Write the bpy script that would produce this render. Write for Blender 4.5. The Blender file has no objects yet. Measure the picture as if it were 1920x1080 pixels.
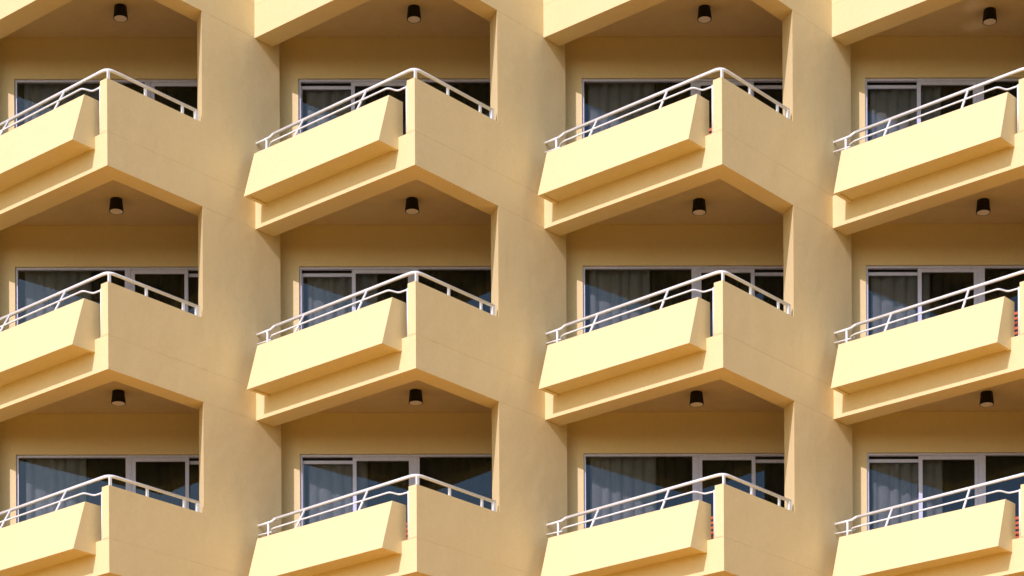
import bpy, bmesh, math, random
from mathutils import Vector, Matrix

S = bpy.context.scene
COL = S.collection
R = math.radians

# ------------------------------------------------------------------ camera
EYE = 1.6
cam_data = bpy.data.cameras.new('camera')
cam = bpy.data.objects.new('camera', cam_data)
COL.objects.link(cam)
YAW, ROLL = -0.0061646, 0.0045703
cy, sy, cr, sr = math.cos(YAW), math.sin(YAW), math.cos(ROLL), math.sin(ROLL)
Ry = Matrix(((cy, -sy, 0), (sy, cy, 0), (0, 0, 1)))
Rr = Matrix(((cr, 0, sr), (0, 1, 0), (-sr, 0, cr)))
RM = Ry @ Rr
cx_, cf_, cu_ = RM.col[0], RM.col[1], RM.col[2]
m = Matrix(((cx_[0], cu_[0], -cf_[0], 0), (cx_[1], cu_[1], -cf_[1], 0), (cx_[2], cu_[2], -cf_[2], EYE), (0, 0, 0, 1)))
cam.matrix_world = m
cam_data.sensor_fit = 'HORIZONTAL'
cam_data.sensor_width = 36.0
cam_data.lens = 4456.0 / 1920.0 * 36.0
cam_data.shift_x = 0.0
cam_data.shift_y = (2314.26 - 540.0) / 1920.0
cam_data.clip_start = 0.1
cam_data.clip_end = 3000
S.camera = cam

# ------------------------------------------------------------------ light
SUN_AZ, SUN_EL = 32.2, 31.2            # azimuth: degrees towards -X from straight in front of the facade
SUN_STRENGTH, SKY_STRENGTH = 3.0, 0.145
w = bpy.data.worlds.new('World')
S.world = w
w.use_nodes = True
nt = w.node_tree
nt.nodes.clear()
sky = nt.nodes.new('ShaderNodeTexSky')
sky.sky_type = 'NISHITA'
sky.sun_disc = False
sky.sun_elevation = R(SUN_EL)
to_sun = Vector((-math.sin(R(SUN_AZ)) * math.cos(R(SUN_EL)), -math.cos(R(SUN_AZ)) * math.cos(R(SUN_EL)), math.sin(R(SUN_EL))))
sky.sun_rotation = math.atan2(to_sun.x, to_sun.y)
sky.air_density = 1.0
sky.dust_density = 1.2
sky.ozone_density = 1.0
bg = nt.nodes.new('ShaderNodeBackground')
bg.inputs['Strength'].default_value = SKY_STRENGTH
wo = nt.nodes.new('ShaderNodeOutputWorld')
nt.links.new(sky.outputs[0], bg.inputs['Color'])
nt.links.new(bg.outputs[0], wo.inputs['Surface'])
sd = bpy.data.lights.new('sun', 'SUN')
sd.energy = SUN_STRENGTH
sd.angle = R(0.5)
sd.color = (1.0, 0.815, 0.93)
sun = bpy.data.objects.new('sun', sd)
COL.objects.link(sun)
sun.rotation_euler = (-to_sun).to_track_quat('-Z', 'Y').to_euler()
sun.location = to_sun * 60
S.view_settings.view_transform = 'Standard'
S.view_settings.look = 'None'
S.view_settings.exposure = 0.19
S.view_settings.gamma = 1.0
S.view_settings.use_curve_mapping = False
S.cycles.max_bounces = 12
S.cycles.diffuse_bounces = 6
S.cycles.transparent_max_bounces = 12

# ------------------------------------------------------------------ materials
def mat(name):
    mt = bpy.data.materials.new(name)
    mt.use_nodes = True
    n = mt.node_tree
    n.nodes.clear()
    o = n.nodes.new('ShaderNodeOutputMaterial')
    p = n.nodes.new('ShaderNodeBsdfPrincipled')
    n.links.new(p.outputs[0], o.inputs['Surface'])
    return mt, n, p, o

def N(n, kind, **kw):
    nd = n.nodes.new(kind)
    for k, v in kw.items():
        setattr(nd, k, v)
    return nd

def plaster(name, col, dirt, flecks=True, rough=0.62, amount=0.5, bump=0.5):
    mt, n, p, o = mat(name)
    L = n.links.new
    geo = N(n, 'ShaderNodeNewGeometry')
    big = N(n, 'ShaderNodeTexNoise'); big.inputs['Scale'].default_value = 0.55; big.inputs['Detail'].default_value = 5; big.inputs['Roughness'].default_value = 0.6
    L(geo.outputs['Position'], big.inputs['Vector'])
    # run-off streaks: noise stretched along Z
    mp = N(n, 'ShaderNodeMapping'); mp.inputs['Scale'].default_value = (5.0, 5.0, 0.35)
    L(geo.outputs['Position'], mp.inputs['Vector'])
    st = N(n, 'ShaderNodeTexNoise'); st.inputs['Scale'].default_value = 1.0; st.inputs['Detail'].default_value = 4
    L(mp.outputs[0], st.inputs['Vector'])
    mul = N(n, 'ShaderNodeMath', operation='MULTIPLY')
    L(big.outputs['Fac'], mul.inputs[0]); L(st.outputs['Fac'], mul.inputs[1])
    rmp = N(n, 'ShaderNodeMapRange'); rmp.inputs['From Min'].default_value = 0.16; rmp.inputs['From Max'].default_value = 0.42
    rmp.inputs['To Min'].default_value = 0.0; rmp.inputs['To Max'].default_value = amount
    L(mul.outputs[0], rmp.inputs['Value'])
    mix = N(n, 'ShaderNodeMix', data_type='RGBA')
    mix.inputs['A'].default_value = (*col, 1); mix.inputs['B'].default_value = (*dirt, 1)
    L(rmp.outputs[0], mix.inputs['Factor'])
    last = mix.outputs['Result']
    fine = N(n, 'ShaderNodeTexNoise'); fine.inputs['Scale'].default_value = 55; fine.inputs['Detail'].default_value = 6; fine.inputs['Roughness'].default_value = 0.7
    L(geo.outputs['Position'], fine.inputs['Vector'])
    fr = N(n, 'ShaderNodeMapRange'); fr.inputs['From Min'].default_value = 0.3; fr.inputs['From Max'].default_value = 0.7
    fr.inputs['To Min'].default_value = 0.93; fr.inputs['To Max'].default_value = 1.05
    L(fine.outputs['Fac'], fr.inputs['Value'])
    vm = N(n, 'ShaderNodeVectorMath', operation='SCALE')
    L(last, vm.inputs[0]); L(fr.outputs[0], vm.inputs['Scale'])
    mid = N(n, 'ShaderNodeTexNoise'); mid.inputs['Scale'].default_value = 11; mid.inputs['Detail'].default_value = 7; mid.inputs['Roughness'].default_value = 0.75
    L(geo.outputs['Position'], mid.inputs['Vector'])
    mr = N(n, 'ShaderNodeMapRange'); mr.inputs['From Min'].default_value = 0.3; mr.inputs['From Max'].default_value = 0.7
    mr.inputs['To Min'].default_value = 0.972; mr.inputs['To Max'].default_value = 1.02
    L(mid.outputs['Fac'], mr.inputs['Value'])
    v2 = N(n, 'ShaderNodeVectorMath', operation='SCALE')
    L(vm.outputs[0], v2.inputs[0]); L(mr.outputs[0], v2.inputs['Scale'])
    last = v2.outputs[0]
    if flecks:
        vo = N(n, 'ShaderNodeTexVoronoi'); vo.inputs['Scale'].default_value = 3.2; vo.inputs['Randomness'].default_value = 1.0
        L(geo.outputs['Position'], vo.inputs['Vector'])
        nz = N(n, 'ShaderNodeTexNoise'); nz.inputs['Scale'].default_value = 30
        L(geo.outputs['Position'], nz.inputs['Vector'])
        ad = N(n, 'ShaderNodeMath', operation='MULTIPLY_ADD'); ad.inputs[1].default_value = 0.06; 
        L(nz.outputs['Fac'], ad.inputs[0]); L(vo.outputs['Distance'], ad.inputs[2])
        th = N(n, 'ShaderNodeMath', operation='LESS_THAN'); th.inputs[1].default_value = 0.072
        L(ad.outputs[0], th.inputs[0])
        f2 = N(n, 'ShaderNodeMath', operation='MULTIPLY'); f2.inputs[1].default_value = 0.5
        L(th.outputs[0], f2.inputs[0])
        m2 = N(n, 'ShaderNodeMix', data_type='RGBA'); m2.inputs['B'].default_value = (0.85, 0.72, 0.48, 1)
        L(last, m2.inputs['A']); L(f2.outputs[0], m2.inputs['Factor'])
        last = m2.outputs['Result']
    L(last, p.inputs['Base Color'])
    p.inputs['Roughness'].default_value = rough
    p.inputs['Specular IOR Level'].default_value = 0.35
    bn = N(n, 'ShaderNodeTexNoise'); bn.inputs['Scale'].default_value = 38; bn.inputs['Detail'].default_value = 5
    L(geo.outputs['Position'], bn.inputs['Vector'])
    wv = N(n, 'ShaderNodeTexNoise'); wv.inputs['Scale'].default_value = 2.2; wv.inputs['Detail'].default_value = 2
    L(geo.outputs['Position'], wv.inputs['Vector'])
    b0 = N(n, 'ShaderNodeBump'); b0.inputs['Strength'].default_value = bump; b0.inputs['Distance'].default_value = 0.004
    L(bn.outputs['Fac'], b0.inputs['Height'])
    b1 = N(n, 'ShaderNodeBump'); b1.inputs['Strength'].default_value = 0.5; b1.inputs['Distance'].default_value = 0.02
    L(wv.outputs['Fac'], b1.inputs['Height']); L(b0.outputs[0], b1.inputs['Normal'])
    L(b1.outputs[0], p.inputs['Normal'])
    return mt

WALL = plaster('wall_paint', (0.76, 0.648, 0.355), (0.70, 0.58, 0.30), amount=0.18)
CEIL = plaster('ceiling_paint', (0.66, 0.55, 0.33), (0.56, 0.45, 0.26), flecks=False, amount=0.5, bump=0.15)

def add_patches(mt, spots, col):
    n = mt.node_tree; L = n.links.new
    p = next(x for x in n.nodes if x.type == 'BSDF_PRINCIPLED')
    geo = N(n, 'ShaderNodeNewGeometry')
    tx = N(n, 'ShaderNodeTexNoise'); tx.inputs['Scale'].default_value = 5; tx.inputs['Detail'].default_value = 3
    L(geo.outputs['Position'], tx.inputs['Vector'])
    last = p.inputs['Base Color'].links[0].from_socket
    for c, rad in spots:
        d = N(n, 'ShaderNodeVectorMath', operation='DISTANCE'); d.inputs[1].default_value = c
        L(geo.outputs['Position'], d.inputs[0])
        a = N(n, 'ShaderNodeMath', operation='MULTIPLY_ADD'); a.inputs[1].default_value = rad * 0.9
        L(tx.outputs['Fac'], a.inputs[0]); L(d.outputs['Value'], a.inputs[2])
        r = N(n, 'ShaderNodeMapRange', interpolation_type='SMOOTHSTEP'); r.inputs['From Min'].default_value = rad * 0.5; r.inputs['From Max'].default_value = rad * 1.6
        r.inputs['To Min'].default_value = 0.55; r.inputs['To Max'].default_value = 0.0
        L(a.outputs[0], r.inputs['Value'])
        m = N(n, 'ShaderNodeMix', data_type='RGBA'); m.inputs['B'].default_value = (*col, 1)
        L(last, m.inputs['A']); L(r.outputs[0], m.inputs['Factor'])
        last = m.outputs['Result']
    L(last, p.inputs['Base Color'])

def simple(name, col, rough=0.4, spec=0.5, var=0.06, scale=20):
    mt, n, p, o = mat(name)
    geo = N(n, 'ShaderNodeNewGeometry')
    tx = N(n, 'ShaderNodeTexNoise'); tx.inputs['Scale'].default_value = scale; tx.inputs['Detail'].default_value = 4
    n.links.new(geo.outputs['Position'], tx.inputs['Vector'])
    mr = N(n, 'ShaderNodeMapRange'); mr.inputs['From Min'].default_value = 0.3; mr.inputs['From Max'].default_value = 0.7
    mr.inputs['To Min'].default_value = 1 - var; mr.inputs['To Max'].default_value = 1 + var
    n.links.new(tx.outputs['Fac'], mr.inputs['Value'])
    vm = N(n, 'ShaderNodeVectorMath', operation='SCALE'); vm.inputs[0].default_value = col
    n.links.new(mr.outputs[0], vm.inputs['Scale'])
    n.links.new(vm.outputs[0], p.inputs['Base Color'])
    p.inputs['Roughness'].default_value = rough
    p.inputs['Specular IOR Level'].default_value = spec
    return mt

RAIL = simple('white_rail_paint', (0.80, 0.86, 0.88), 0.3)
FRAME = simple('white_window_metal', (0.58, 0.64, 0.86), 0.35)
GAPSHADE = simple('gap_shade_black', (0.02, 0.02, 0.02), 0.6)  # black standing in for the shade in the gap over the rear sash
LAMP = simple('dark_lamp_metal', (0.008, 0.007, 0.007), 0.5, 0.25)
LAMPGLASS = simple('frosted_lamp_glass', (0.85, 0.80, 0.74), 0.15)
LAMPRIM = simple('pale_lamp_ring', (0.75, 0.73, 0.70), 0.3)
CURTAIN = simple('pale_curtain_cloth', (0.80, 0.80, 0.78), 0.9, 0.1, 0.08, 6)
DARKCURTAIN = simple('dark_curtain_cloth', (0.10, 0.10, 0.085), 0.9, 0.1, 0.15, 6)
SOIL = simple('dry_soil', (0.10, 0.07, 0.045), 0.95, 0.1, 0.4, 30)
WOOD = simple('orange_painted_slat', (0.55, 0.12, 0.045), 0.5, 0.4, 0.12, 14)
TILE = simple('floor_tile', (0.26, 0.10, 0.025), 0.5, 0.4, 0.1, 3)
ROOM = simple('room_wall_paint', (0.35, 0.32, 0.28), 0.8)  # one even grey-beige for the whole building core
WARMBOUNCE = simple('warm_bounce_surface', (0.95, 0.47, 0.03), 0.85, 0.2, 0.15, 0.8)  # saturated orange, picked to throw warm bounce light up at the soffits

DARKGROUND = simple('low_bounce_ground', (0.11, 0.065, 0.015), 0.95, 0.1, 0.35, 0.5)  # invented dark tone for unseen ground, keeps bounce into the recesses low

def glass_material():
    mt = bpy.data.materials.new('tinted_window_glass')
    mt.use_nodes = True
    n = mt.node_tree; n.nodes.clear(); L = n.links.new
    o = N(n, 'ShaderNodeOutputMaterial')
    tr = N(n, 'ShaderNodeBsdfTransparent'); tr.inputs['Color'].default_value = (0.60, 0.62, 0.63, 1)
    gl = N(n, 'ShaderNodeBsdfGlossy'); gl.inputs['Roughness'].default_value = 0.0; gl.inputs['Color'].default_value = (0.62, 0.82, 1.0, 1)
    geo = N(n, 'ShaderNodeNewGeometry')
    dt = N(n, 'ShaderNodeVectorMath', operation='DOT_PRODUCT')
    L(geo.outputs['Incoming'], dt.inputs[0]); L(geo.outputs['Normal'], dt.inputs[1])
    ab = N(n, 'ShaderNodeMath', operation='ABSOLUTE'); L(dt.outputs['Value'], ab.inputs[0])
    om = N(n, 'ShaderNodeMath', operation='SUBTRACT'); om.inputs[0].default_value = 1.0; L(ab.outputs[0], om.inputs[1])
    pw = N(n, 'ShaderNodeMath', operation='POWER'); pw.inputs[1].default_value = 5.0; L(om.outputs[0], pw.inputs[0])
    fr = N(n, 'ShaderNodeMath', operation='MULTIPLY_ADD'); fr.inputs[1].default_value = 0.95; fr.inputs[2].default_value = 0.044
    L(pw.outputs[0], fr.inputs[0])
    mx = N(n, 'ShaderNodeMixShader')
    L(fr.outputs[0], mx.inputs[0]); L(tr.outputs[0], mx.inputs[1]); L(gl.outputs[0], mx.inputs[2])
    L(mx.outputs[0], o.inputs['Surface'])
    return mt
GLASS = glass_material()

# ------------------------------------------------------------------ facade geometry (metres)
AF, AW = 0.71629615, 0.85464376
Fd = (-math.cos(AF), math.sin(AF))        # along the sunny front, away from the corner
Wd = (math.cos(AW), math.sin(AW))         # along the shaded flank, away from the corner
PITCH, STOREY = 4.53205, 3.0
CX, CY, ZB = -5.674021, 35.053418, 15.780717 + EYE
LEN = 3.434                                # front length
WJ, WE = 1.8656, 3.51                      # flank opening end, flank wall end
BACK = 2.93                                # back wall plane (dy)
PAR, LEDGE, CEILH, FLOORH = 1.288, 0.505, 0.350, 0.455

def P(u, v, z=0.0):
    """u along the front, v along the flank (v < 0 is outside the front)."""
    return Vector((u * Fd[0] + v * Wd[0], u * Fd[1] + v * Wd[1], z))

def origin(c, r):
    return Vector((CX + c * PITCH, CY, ZB - STOREY * r))

def v_at(u, dy):
    return (dy - u * Fd[1]) / Wd[1]

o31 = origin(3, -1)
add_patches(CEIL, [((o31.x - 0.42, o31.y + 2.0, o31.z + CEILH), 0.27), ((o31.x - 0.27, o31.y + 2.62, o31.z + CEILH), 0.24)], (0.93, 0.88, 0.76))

# ------------------------------------------------------------------ mesh helpers
def prism(bm, poly, z0, z1, mi=0):
    """vertical prism over an xy polygon"""
    a = [bm.verts.new((p[0], p[1], z0)) for p in poly]
    b = [bm.verts.new((p[0], p[1], z1)) for p in poly]
    n = len(poly)
    fs = [bm.faces.new(a), bm.faces.new(b)]
    for i in range(n):
        fs.append(bm.faces.new((a[i], a[(i + 1) % n], b[(i + 1) % n], b[i])))
    for f in fs:
        f.material_index = mi
    return fs

def box(bm, x0, x1, y0, y1, z0, z1, mi=0):
    return prism(bm, [(x0, y0), (x1, y0), (x1, y1), (x0, y1)], z0, z1, mi)

def loft(bm, ringa, ringb, mi=0):
    a = [bm.verts.new(p) for p in ringa]; b = [bm.verts.new(p) for p in ringb]
    n = len(a)
    fs = [bm.faces.new(a), bm.faces.new(b)]
    for i in range(n):
        fs.append(bm.faces.new((a[i], a[(i + 1) % n], b[(i + 1) % n], b[i])))
    for f in fs:
        f.material_index = mi

def tube(bm, pts, rad, seg=10, mi=0, caps=True):
    pts = [Vector(p) for p in pts]
    rings = []
    n = len(pts)
    up = Vector((0, 0, 1))
    for i, p in enumerate(pts):
        d = (pts[min(i + 1, n - 1)] - pts[max(i - 1, 0)]).normalized()
        ref = up if abs(d.z) < 0.9 else Vector((1, 0, 0))
        s = d.cross(ref).normalized(); t = s.cross(d).normalized()
        k = rad[i] if isinstance(rad, (list, tuple)) else rad
        rings.append([bm.verts.new(p + (s * math.cos(2 * math.pi * j / seg) + t * math.sin(2 * math.pi * j / seg)) * k) for j in range(seg)])
    for i in range(n - 1):
        for j in range(seg):
            f = bm.faces.new((rings[i][j], rings[i][(j + 1) % seg], rings[i + 1][(j + 1) % seg], rings[i + 1][j]))
            f.smooth = True; f.material_index = mi
    if caps:
        bm.faces.new(rings[0]).material_index = mi
        bm.faces.new(rings[-1]).material_index = mi

def smooth_path(pts, r=0.08, k=5):
    """round the inner corners of a polyline"""
    out = [Vector(pts[0])]
    for i in range(1, len(pts) - 1):
        a, b, c = Vector(pts[i - 1]), Vector(pts[i]), Vector(pts[i + 1])
        ra = min(r, (a - b).length * 0.48); rc = min(r, (c - b).length * 0.48)
        s = b + (a - b).normalized() * ra; e = b + (c - b).normalized() * rc
        for j in range(k + 1):
            t = j / k
            out.append(s * (1 - t) ** 2 + b * 2 * t * (1 - t) + e * t * t)
    out.append(Vector(pts[-1]))
    return out

def make(name, bm, mats, parent=None, bevel=0.0):
    bmesh.ops.recalc_face_normals(bm, faces=bm.faces)
    if bevel:
        es = [e for e in bm.edges if len(e.link_faces) == 2 and e.calc_face_angle(0) > 0.5]
        bmesh.ops.bevel(bm, geom=es, offset=bevel, segments=1, affect='EDGES', clamp_overlap=True)
    me = bpy.data.meshes.new(name)
    bm.to_mesh(me); bm.free()
    for mm in (mats if isinstance(mats, (list, tuple)) else [mats]):
        me.materials.append(mm)
    o = bpy.data.objects.new(name, me)
    COL.objects.link(o)
    if parent is not None:
        o.parent = parent
    return o

def empty(name, parent=None, loc=(0, 0, 0)):
    o = bpy.data.objects.new(name, None)
    o.empty_display_size = 0.2
    COL.objects.link(o)
    o.location = loc
    if parent is not None:
        o.parent = parent
    return o

def tag(o, label=None, category=None, group=None, kind=None):
    if label: o['label'] = label
    if category: o['category'] = category
    if group: o['group'] = group
    if kind: o['kind'] = kind
    return o

KIDS = {}
def copy_tree(o, parent=None):
    c = o.copy()
    COL.objects.link(c)
    if parent is not None:
        c.parent = parent
    for ch in TREE.get(o.name, []):
        copy_tree(ch, c)
    return c
TREE = {}
def index_tree():
    TREE.clear()
    for o in bpy.data.objects:
        if o.parent:
            TREE.setdefault(o.parent.name, []).append(o)

# ------------------------------------------------------------------ setting: ground
bm = bmesh.new()
box(bm, -1500, 1500, -1500, 1500, -0.4, 0.0)
g = make('ground', bm, DARKGROUND)
tag(g, kind='structure')
bm = bmesh.new()
box(bm, -70, 70, 10.0, 62.0, 0.001, 0.05)  # invented surface out of view, added only for its bounce light
g = make('added_bounce_terrace', bm, WARMBOUNCE)
tag(g, kind='structure')

# ------------------------------------------------------------------ the building
COLS, ROWS = range(-1, 5), range(-1, 5)
bld = empty('hotel_building', loc=(CX, CY, 0))
tag(bld, 'cream yellow sawtooth facade with recessed balconies on every storey', 'building')
zlo, zhi = ZB - STOREY * 4, ZB + STOREY * 2
# core behind the windows
xl, xr = -PITCH * 1 - 2.39 - 0.0, PITCH * 4 + 2.14
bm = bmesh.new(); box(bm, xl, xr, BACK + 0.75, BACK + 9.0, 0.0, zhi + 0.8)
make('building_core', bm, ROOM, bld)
# base storey under the lowest balconies
bm = bmesh.new(); box(bm, xl, xr, BACK, BACK + 0.745, 0.0, zlo + 0.1)
make('base_wall', bm, WALL, bld)
# flank wall pieces (one per bay and storey)
flank = [P(0, WJ), P(0.313, 2.055), P(0.313, v_at(0.313, BACK + 0.02)), P(0, WE)]
flank_in = [P(0.003, WJ + 0.005), P(0.309, 2.061), P(0.309, v_at(0.309, BACK + 0.015)), P(0.003, WE - 0.005)]
bm = bmesh.new()
prism(bm, flank, 0.0015, LEDGE - 0.0013)
prism(bm, flank, LEDGE + 0.0013, STOREY - 0.0015)
prism(bm, flank_in, 0.0, STOREY)
side0 = make('side_wall', bm, WALL, bld, bevel=0.0)
# closed end wall on the far side of the first bay
full = [P(0, 0), P(0.313, 0), P(0.313, v_at(0.313, BACK + 0.02)), P(0, WE)]
bm = bmesh.new(); prism(bm, full, ZB - STOREY * 4, zhi + 0.8)
e = make('end_wall', bm, WALL, bld); e.location = (-2 * PITCH, 0, 0)
# back wall with its window opening
WX0, WX1, WZ1 = -1.955, 1.745, 2.70
bm = bmesh.new()
box(bm, -2.39, WX0, BACK, BACK + 0.20, 0.0, STOREY)
box(bm, WX1, 2.14, BACK, BACK + 0.20, 0.0, STOREY)
box(bm, WX0, WX1, BACK, BACK + 0.20, WZ1, STOREY)
box(bm, WX0, WX1, BACK, BACK + 0.20, 0.0, FLOORH + 0.01)
back0 = make('back_wall', bm, WALL, bld)
for o in (side0, back0):
    first = True
    for c in COLS:
        for r in ROWS:
            q = o if first else o.copy()
            if not first:
                COL.objects.link(q)
            first = False
            q.location = origin(c, r) - Vector((CX, CY, 0))
    o_last = o
# roof slab with the same sawtooth outline
for i, c in enumerate(COLS):
    bm = bmesh.new()
    prism(bm, [P(0, 0), P(LEN, 0), Vector((-2.39, BACK)), Vector((2.14, BACK)), P(0, WE)], 0.0, 0.45)
    q = make('roof_slab', bm, WALL, bld)
    q.location = Vector((c * PITCH, 0, zhi))

# ------------------------------------------------------------------ balcony (corner at the origin, underside at z 0)
def plan_ring(d=0.0):
    """edge beam: L-shaped plan under the front and the flank"""
    return [P(d, d), P(LEN, d), P(LEN, 0.372 - d), P(0.313 - d, 0.372 - d), P(0.313 - d, 2.055), P(d, WJ)]

def make_balcony(planter=True):
    t = empty('balcony')
    bm = bmesh.new()
    prism(bm, plan_ring(), 0.0, LEDGE - 0.0013)
    make('edge_beam', bm, WALL, t)
    # floor slab: underside is the ceiling below
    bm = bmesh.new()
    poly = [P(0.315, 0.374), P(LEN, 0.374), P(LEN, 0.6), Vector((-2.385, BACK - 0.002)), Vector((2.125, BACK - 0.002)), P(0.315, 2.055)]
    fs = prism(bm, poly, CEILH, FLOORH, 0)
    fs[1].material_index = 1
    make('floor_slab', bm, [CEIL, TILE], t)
    # parapet on the flank, its end shows as the corner pillar
    bm = bmesh.new()
    tp = 0.160
    prism(bm, [P(0.003, 0.0), P(tp - 0.006, 0.0), P(tp - 0.006, WJ), P(0.003, WJ)], LEDGE - 0.0010, LEDGE + 0.012)
    prism(bm, [P(0, 0), P(tp, 0), P(tp, WJ + 0.08), P(0, WJ - 0.001)], LEDGE + 0.0013, PAR)
    make('parapet_wall', bm, WALL, t)
    HT = 1.060
    if planter:
        # planter: sloping front, deep ends, recessed bottom
        U0, U1 = 0.302, 3.198
        OT, OB, HT, HB = 0.200, 0.426, 1.060, 0.317
        bm = bmesh.new()
        def sec(poly, ua, ub):
            loft(bm, [P(ua, -o, h) for o, h in poly], [P(ub, -o, h) for o, h in poly])
        full_sec = [(-0.097, LEDGE), (-0.097, HT), (OT, HT), (OB, HB), (0.001, HB), (0.001, LEDGE)]
        sec(full_sec, U0, U0 + 0.06); sec(full_sec, U1 - 0.06, U1)
        k = (OB - OT) / (HT - HB)
        sec([(OT - 0.065, HT), (OT, HT), (OB, HB), (OB - 0.065, HB)], U0 + 0.06, U1 - 0.06)
        sec([(-0.097, LEDGE), (-0.097, HT), (-0.035, HT), (-0.035, LEDGE)], U0 + 0.06, U1 - 0.06)
        hb2 = HB + 0.022
        ob2 = OB - 0.065 - 0.022 * k
        sec([(0.001, hb2), (ob2 - 0.0005, hb2), (ob2 - 0.05 * k, hb2 + 0.05), (0.001, hb2 + 0.05)], U0 + 0.06, U1 - 0.06)
        pl = make('planter_box', bm, WALL, t)
        bm = bmesh.new()
        hs = HT - 0.06
        ou = OT - 0.067 + 0.06 * k
        loft(bm, [P(U0 + 0.062, 0.033, hs), P(U0 + 0.062, -ou, hs), P(U0 + 0.062, -ou - 0.2 * k, hs - 0.2), P(U0 + 0.062, 0.033, hs - 0.2)],
                 [P(U1 - 0.062, 0.033, hs), P(U1 - 0.062, -ou, hs), P(U1 - 0.062, -ou - 0.2 * k, hs - 0.2), P(U1 - 0.062, 0.033, hs - 0.2)])
        make('soil', bm, SOIL, pl)
    else:
        bm = bmesh.new()
        prism(bm, [P(tp + 0.001, 0), P(LEN, 0), P(LEN, tp), P(tp + 0.001, tp)], LEDGE + 0.0013, PAR)
        prism(bm, [P(tp + 0.001, 0.003), P(LEN, 0.003), P(LEN, tp - 0.01), P(tp + 0.001, tp - 0.01)], LEDGE - 0.0010, LEDGE + 0.012)
        make('front_wall', bm, WALL, t)
    # railing
    rl = empty('railing', t)
    ins = 0.035
    hz = 1.445
    def hr(u):
        return hz - 0.018 * u
    rr = 0.025
    path = smooth_path([P(3.02, ins, hr(3.02)), P(ins, ins, hz), P(ins, 1.80, hz)], 0.13, 7)
    bm = bmesh.new(); tube(bm, path, rr, 12)
    # end of the handrail on the flank folds down as a plate
    make('handrail', bm, RAIL, rl)
    bm = bmesh.new()
    tube(bm, [P(3.10, ins, hr(3.05) - 0.028), P(LEN - 0.005, ins, hr(LEN) - 0.028)], 0.020, 10)
    tube(bm, smooth_path([P(3.015, ins, hr(3.02)), P(3.06, ins, hr(3.02) - 0.004), P(3.10, ins, hr(3.05) - 0.026), P(3.14, ins, hr(3.05) - 0.028)], 0.03, 3), [0.027] * 2 + [0.025] * 3 + [0.023] * 3 + [0.021] * 2 if False else 0.0235, 10)
    make('wall_bracket', bm, RAIL, rl)
    bm = bmesh.new()
    tube(bm, smooth_path([P(3.12, 0.03, 1.222), P(3.06, -0.02, 1.215), P(2.95, -0.09, 1.198), P(0.46, -0.09, 1.243),
                          P(0.375, 0.03, 1.214), P(0.17, 0.03, 1.214)], 0.05, 5), 0.0145, 8)
    make('lower_rail', bm, RAIL, rl)
    bm = bmesh.new()
    tube(bm, [P(3.05, 0.035, 1.200), P(LEN - 0.005, 0.035, 1.208)], 0.012, 8)
    make('wall_bracket', bm, RAIL, rl)
    for u in ((2.385, 1.03) if planter else ()):
        bm = bmesh.new()
        tube(bm, [P(u, -0.175, HT - 0.02), P(u, ins - 0.004, hr(u) - 0.012)], 0.0185, 8)
        make('brace', bm, RAIL, rl)
    # end post on the front and post in the gap beside the pillar
    bm = bmesh.new(); tube(bm, [P(3.20, 0.04, HT - 0.03), P(3.20, 0.04, hr(3.1) - 0.03)], 0.019, 8)
    make('post', bm, RAIL, rl)
    bm = bmesh.new(); tube(bm, [P(0.186, 0.03, LEDGE), P(0.186, 0.03, 1.232)], 0.018, 8)
    make('post', bm, RAIL, rl)
    for v in (0.055, 0.765, 1.497):
        bm = bmesh.new()
        loft(bm, [P(0.022, v - 0.021, PAR), P(0.022, v + 0.021, PAR), P(0.048, v + 0.021, PAR), P(0.048, v - 0.021, PAR)],
                 [P(0.022, v - 0.021, hz - 0.02), P(0.022, v + 0.021, hz - 0.02), P(0.048, v + 0.021, hz - 0.02), P(0.048, v - 0.021, hz - 0.02)])
        make('post', bm, RAIL, rl)
    bm = bmesh.new()
    v = 1.79
    loft(bm, [P(0.012, v - 0.05, PAR), P(0.012, v + 0.012, PAR), P(0.056, v + 0.012, PAR), P(0.056, v - 0.05, PAR)],
             [P(0.012, v - 0.05, hz - 0.008), P(0.012, v + 0.012, hz - 0.008), P(0.056, v + 0.012, hz - 0.008), P(0.056, v - 0.05, hz - 0.008)])
    make('end_post', bm, RAIL, rl)
    return t

# ------------------------------------------------------------------ sliding window (same origin as the balcony)
FY = BACK + 0.035                       # front of the frame
def frame_box(bm, x0, x1, z0, z1, wd, y0, y1):
    box(bm, x0, x0 + wd, y0, y1, z0, z1); box(bm, x1 - wd, x1, y0, y1, z0, z1)
    box(bm, x0 + wd, x1 - wd, y0, y1, z1 - wd, z1); box(bm, x0 + wd, x1 - wd, y0, y1, z0, z0 + wd)

def make_curtain(rng, x0, x1):
    """one pleated cloth, pleats of uneven width and depth"""
    bm = bmesh.new()
    xs, ys = [], []
    x = x0
    while x < x1:
        wd = rng.uniform(0.09, 0.19)
        dp = rng.uniform(0.03, 0.075)
        gap = rng.uniform(0.015, 0.06)
        for t in (0.0, 0.12, 0.3, 0.5, 0.7, 0.88, 1.0):
            xs.append(x + wd * t); ys.append(-dp * (math.sin(math.pi * t) ** 0.45 if 0 < t < 1 else 0))
        x += wd + gap
    za, zb_ = FLOORH + 0.04, WZ1 + 0.02
    cols = []
    for a, b in zip(xs, ys):
        cols.append((bm.verts.new((min(a, x1), FY + 0.19 + b * 1.15, za)), bm.verts.new((min(a, x1), FY + 0.19 + b, zb_))))
    for i in range(len(cols) - 1):
        f = bm.faces.new((cols[i][0], cols[i + 1][0], cols[i + 1][1], cols[i][1]))
        f.smooth = True
    return bm

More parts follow.
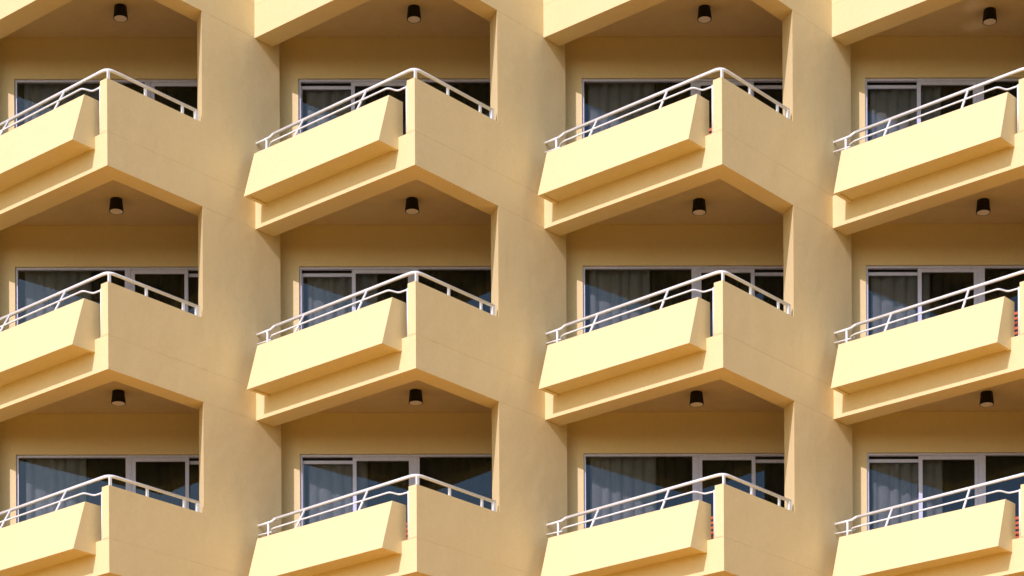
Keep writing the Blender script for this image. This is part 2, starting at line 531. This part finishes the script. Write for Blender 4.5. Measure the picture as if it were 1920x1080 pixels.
def pane(name, xa, xb, y, za, zb_, parent, rng):
    # glass never sits quite true in its frame
    bm = bmesh.new()
    hx, hz = (xb - xa) / 2, (zb_ - za) / 2
    box(bm, -hx, hx, -0.003, 0.003, -hz, hz)
    o = make(name, bm, GLASS, parent)
    o.location = ((xa + xb) / 2, y + 0.003, (za + zb_) / 2)
    o.rotation_euler = (rng.uniform(-0.0008, 0.0008), 0, PANE_YAW + rng.uniform(-0.0015, 0.0015))
    return o
PANE_YAW = 0.0065

def make_window(kind, seed):
    rng = random.Random(seed)
    t = empty('sliding_window')
    z0, z1 = FLOORH + 0.012, WZ1 - 0.002
    X0, X1 = WX0 + 0.002, WX1 - 0.002
    bm = bmesh.new(); frame_box(bm, X0, X1, z0, z1, 0.035, FY, FY + 0.058)
    make('window_frame', bm, FRAME, t, bevel=0.002)
    if kind == 'A':      # two sliding sashes, then a fixed pane
        m0, m1 = -0.155, -0.045
        s_rear, s_front = (X0 + 0.002, -1.045), (-1.115, m0 - 0.002)
        fix = (m1 + 0.002, X1 - 0.037)
    else:
        sh = 0.33 if kind == 'C' else 0.0
        m0, m1 = -0.21 + sh, -0.115 + sh
        fix = (X0 + 0.037, m0 - 0.002)
        s_front, s_rear = (m1 + 0.002, 0.80 + sh), (0.735 + sh, X1 - 0.002)
    bm = bmesh.new()
    box(bm, m0, m1, FY - 0.004, FY + 0.12, z0 + 0.036, z1 - 0.036)
    box(bm, (m0 + m1) / 2 - 0.012, (m0 + m1) / 2 + 0.012, FY - 0.010, FY - 0.0042, z0 + 0.036, z1 - 0.036)
    make('mullion', bm, FRAME, t, bevel=0.002)
    for nm, (a, b), y, drop, wd in (('sash', s_front, FY + 0.008, 0.037, 0.060), ('sash', s_rear, FY + 0.062, 0.075, 0.052)):
        bm = bmesh.new()
        frame_box(bm, a, b, z0 + 0.037, z1 - drop, wd, y, y + 0.045)
        s = make(nm, bm, FRAME, t, bevel=0.002)
        pane('pane', a + wd - 0.004, b - wd + 0.004, y + 0.020, z0 + 0.033 + wd, z1 - drop - wd + 0.004, s, rng)
    bm = bmesh.new()
    box(bm, s_rear[0] + 0.01, s_rear[1], FY + 0.110, FY + 0.118, z1 - 0.085, z1 - 0.002)  # strip added to paint the shadow gap between frame head and rear sash
    make('shadow_gap_strip', bm, GAPSHADE, t)
    pane('fixed_pane', fix[0] - 0.002, fix[1] + 0.002, FY + 0.040, z0 + 0.034, z1 - 0.034, t, rng)
    split = X0 + rng.uniform(1.08, 1.32)
    make('curtain', make_curtain(rng, X0 + 0.11, split), CURTAIN, t)
    make('curtain', make_curtain(rng, split + 0.03, X1 - 0.05), DARKCURTAIN, t)
    return t

# ------------------------------------------------------------------ ceiling lamp (origin on the ceiling)
def make_lamp():
    t = empty('ceiling_lamp')
    bm = bmesh.new()
    seg = 32
    prof = [(0.050, 0.0), (0.092, 0.0), (0.095, -0.012), (0.113, -0.185), (0.112, -0.190), (0.100, -0.190), (0.098, -0.172), (0.0, -0.172)]
    rings = []
    for rad, z in prof[:-1]:
        rings.append([bm.verts.new((rad * math.cos(2 * math.pi * j / seg), rad * math.sin(2 * math.pi * j / seg), z)) for j in range(seg)])
    for i in range(len(rings) - 1):
        for j in range(seg):
            f = bm.faces.new((rings[i][j], rings[i][(j + 1) % seg], rings[i + 1][(j + 1) % seg], rings[i + 1][j])); f.smooth = True
    bm.faces.new(rings[-1]); bm.faces.new(rings[0])
    make('lamp_shade', bm, LAMP, t)
    for nm, r0, za, zb_, mt in (('diffuser', 0.094, -0.173, -0.187, LAMPGLASS),):
        bm = bmesh.new()
        prism(bm, [(r0 * math.cos(2 * math.pi * j / seg), r0 * math.sin(2 * math.pi * j / seg)) for j in range(seg)], zb_, za)
        make(nm, bm, mt, t)
    bm = bmesh.new()
    tube(bm, [(0.095 * math.cos(2 * math.pi * j / seg), 0.095 * math.sin(2 * math.pi * j / seg), -0.187) for j in range(seg + 1)], 0.0055, 6, caps=False)
    make('trim_ring', bm, LAMPRIM, t)
    return t

# ------------------------------------------------------------------ slatted chair (origin on the floor, back towards -Y)
def make_chair():
    t = empty('slatted_chair')
    W, D, H, SH = 0.52, 0.46, 0.74, 0.40
    for x in (-W / 2 + 0.02, W / 2 - 0.02):
        bm = bmesh.new()
        loft(bm, [(x - 0.02, -D / 2 - 0.05, H), (x + 0.02, -D / 2 - 0.05, H), (x + 0.02, -D / 2 - 0.02, H), (x - 0.02, -D / 2 - 0.02, H)],
                 [(x - 0.02, -D / 2 + 0.03, 0), (x + 0.02, -D / 2 + 0.03, 0), (x + 0.02, -D / 2 + 0.06, 0), (x - 0.02, -D / 2 + 0.06, 0)])
        make('leg', bm, WOOD, t)
        bm = bmesh.new(); box(bm, x - 0.02, x + 0.02, D / 2 - 0.04, D / 2, 0, SH - 0.02)
        make('leg', bm, WOOD, t)
        bm = bmesh.new(); box(bm, x - 0.03, x + 0.03, -D / 2 - 0.01, D / 2 + 0.01, SH + 0.20, SH + 0.222)
        make('armrest', bm, WOOD, t)
    z = H - 0.055
    while z > 0.10:
        y = -D / 2 + 0.03 - 0.08 * z / H
        bm = bmesh.new(); box(bm, -W / 2 + 0.042, W / 2 - 0.042, y + 0.003, y + 0.019, z, z + 0.042)
        make('back_slat', bm, WOOD, t)
        z -= 0.072
    for k in range(6):
        y = -D / 2 + 0.06 + k * 0.07
        bm = bmesh.new(); box(bm, -W / 2 + 0.01, W / 2 - 0.01, y, y + 0.055, SH - 0.018, SH)
        make('seat_slat', bm, WOOD, t)
    return t

bal0 = make_balcony()
bal_top = make_balcony(False)
win0 = {k: [make_window(k, s) for s in seeds] for k, seeds in (('A', (3, 17)), ('B', (5, 29)), ('C', (8,)))}
lamp0 = make_lamp()
chair0 = make_chair()
index_tree()

ROWNAME = {-1: 'cut-off storey above the top row', 0: 'top row', 1: 'middle row', 2: 'bottom row', 3: 'storey below the bottom row', 4: 'lowest storey'}
COLNAME = {-1: 'end column', 0: 'leftmost column', 1: 'second column from left', 2: 'third column from left', 3: 'rightmost column', 4: 'outside column'}
COLSHORT = {-1: 'end column', 0: 'leftmost column', 1: 'second column', 2: 'third column', 3: 'rightmost column', 4: 'outside column'}
CH = {(1, 2): (1.20, 1.30, 4, 'second column from left, bottom row'), (2, 2): (0.95, 1.20, -6, 'third column from left, bottom row'),
      (3, 1): (0.69, 1.00, 3, 'rightmost column, middle row'), (3, 2): (0.85, 1.33, -3, 'rightmost column, bottom row'),
      (2, 0): (0.97, 1.30, 5, 'third column from left, top row')}
used = set()
def inst(src):
    if src.name in used:
        return copy_tree(src)
    used.add(src.name)
    return src

LAMPS = {(0, -1): (-.102, 1.957), (1, -1): (-.071, 2.00), (2, -1): (-.071, 2.014), (3, -1): (-.128, 2.10),
         (0, 0): (-.182, 1.962), (1, 0): (-.113, 1.982), (2, 0): (-.165, 2.04), (3, 0): (-.251, 2.06),
         (0, 1): (-.156, 1.925), (1, 1): (-.068, 1.935), (2, 1): (-.220, 2.035), (3, 1): (-.210, 2.065)}
PLANTER_SHIFT = {(3, 0): -0.070, (0, 0): -0.025, (1, 0): 0.03, (2, 0): 0.0, (1, 1): -0.02}
lr = random.Random(11)
bals = []
for c in COLS:
    for r in ROWS:
        O = origin(c, r)
        where = '%s, %s' % (ROWNAME[r], COLNAME[c] if 0 <= r <= 2 else COLSHORT[c])
        b = inst(bal_top if r < 0 else bal0); b.location = O
        extra = 'cream balcony, plain front wall, white rail' if r < 0 else 'cream balcony, sloping planter, white rail' + (', orange chair' if (c, r) in CH else '')
        tag(b, '%s, %s' % (extra, where), 'balcony', 'balconies of the sawtooth facade')
        bals.append((c, r, b))
        if r >= 0:
            pass
        kind = 'A' if c % 2 else 'B'
        if (c, r) == (0, 0):
            kind = 'C'
        pool = win0[kind]
        wv = inst(pool[(r + (c // 2)) % len(pool)]); wv.location = O
        desc = {'A': 'white window, two narrow sashes then wide pane', 'B': 'white window, wide pane then two narrow sashes',
                'C': 'white window, broad mullion right of centre'}[kind]
        tag(wv, '%s, %s' % (desc, where), 'window', 'sliding windows at the back of the balconies', 'thing')
        lx, ly = LAMPS.get((c, r), (-.14 + lr.uniform(-.05, .05), 2.0 + lr.uniform(-.05, .05)))
        lm = inst(lamp0); lm.location = O + Vector((lx, ly, CEILH)); lm.rotation_euler.z = lr.uniform(0, 6)
        tag(lm, 'dark drum lamp under a balcony, %s' % where, 'ceiling lamp', 'ceiling lamps under the balconies')
# planters were cast a little differently from bay to bay
for c, r, b in bals:
    d = PLANTER_SHIFT.get((c, r), 0.0)
    if d:
        for ch in bpy.data.objects:
            if ch.parent == b and ch.name.startswith('planter_box'):
                v = P(d, 0); ch.location = (v.x, v.y, 0)

base_ang = math.atan2(-Fd[1], -Fd[0])     # chair back parallel to the front
for (c, r), (u, v, a, txt) in CH.items():
    ch = inst(chair0)
    q = P(u, v)
    ch.location = origin(c, r) + Vector((q.x, q.y, FLOORH))
    ch.rotation_euler.z = base_ang + R(a)
    tag(ch, 'orange slatted chair behind planter, %s' % txt, 'chair', 'orange slatted chairs on the balconies')
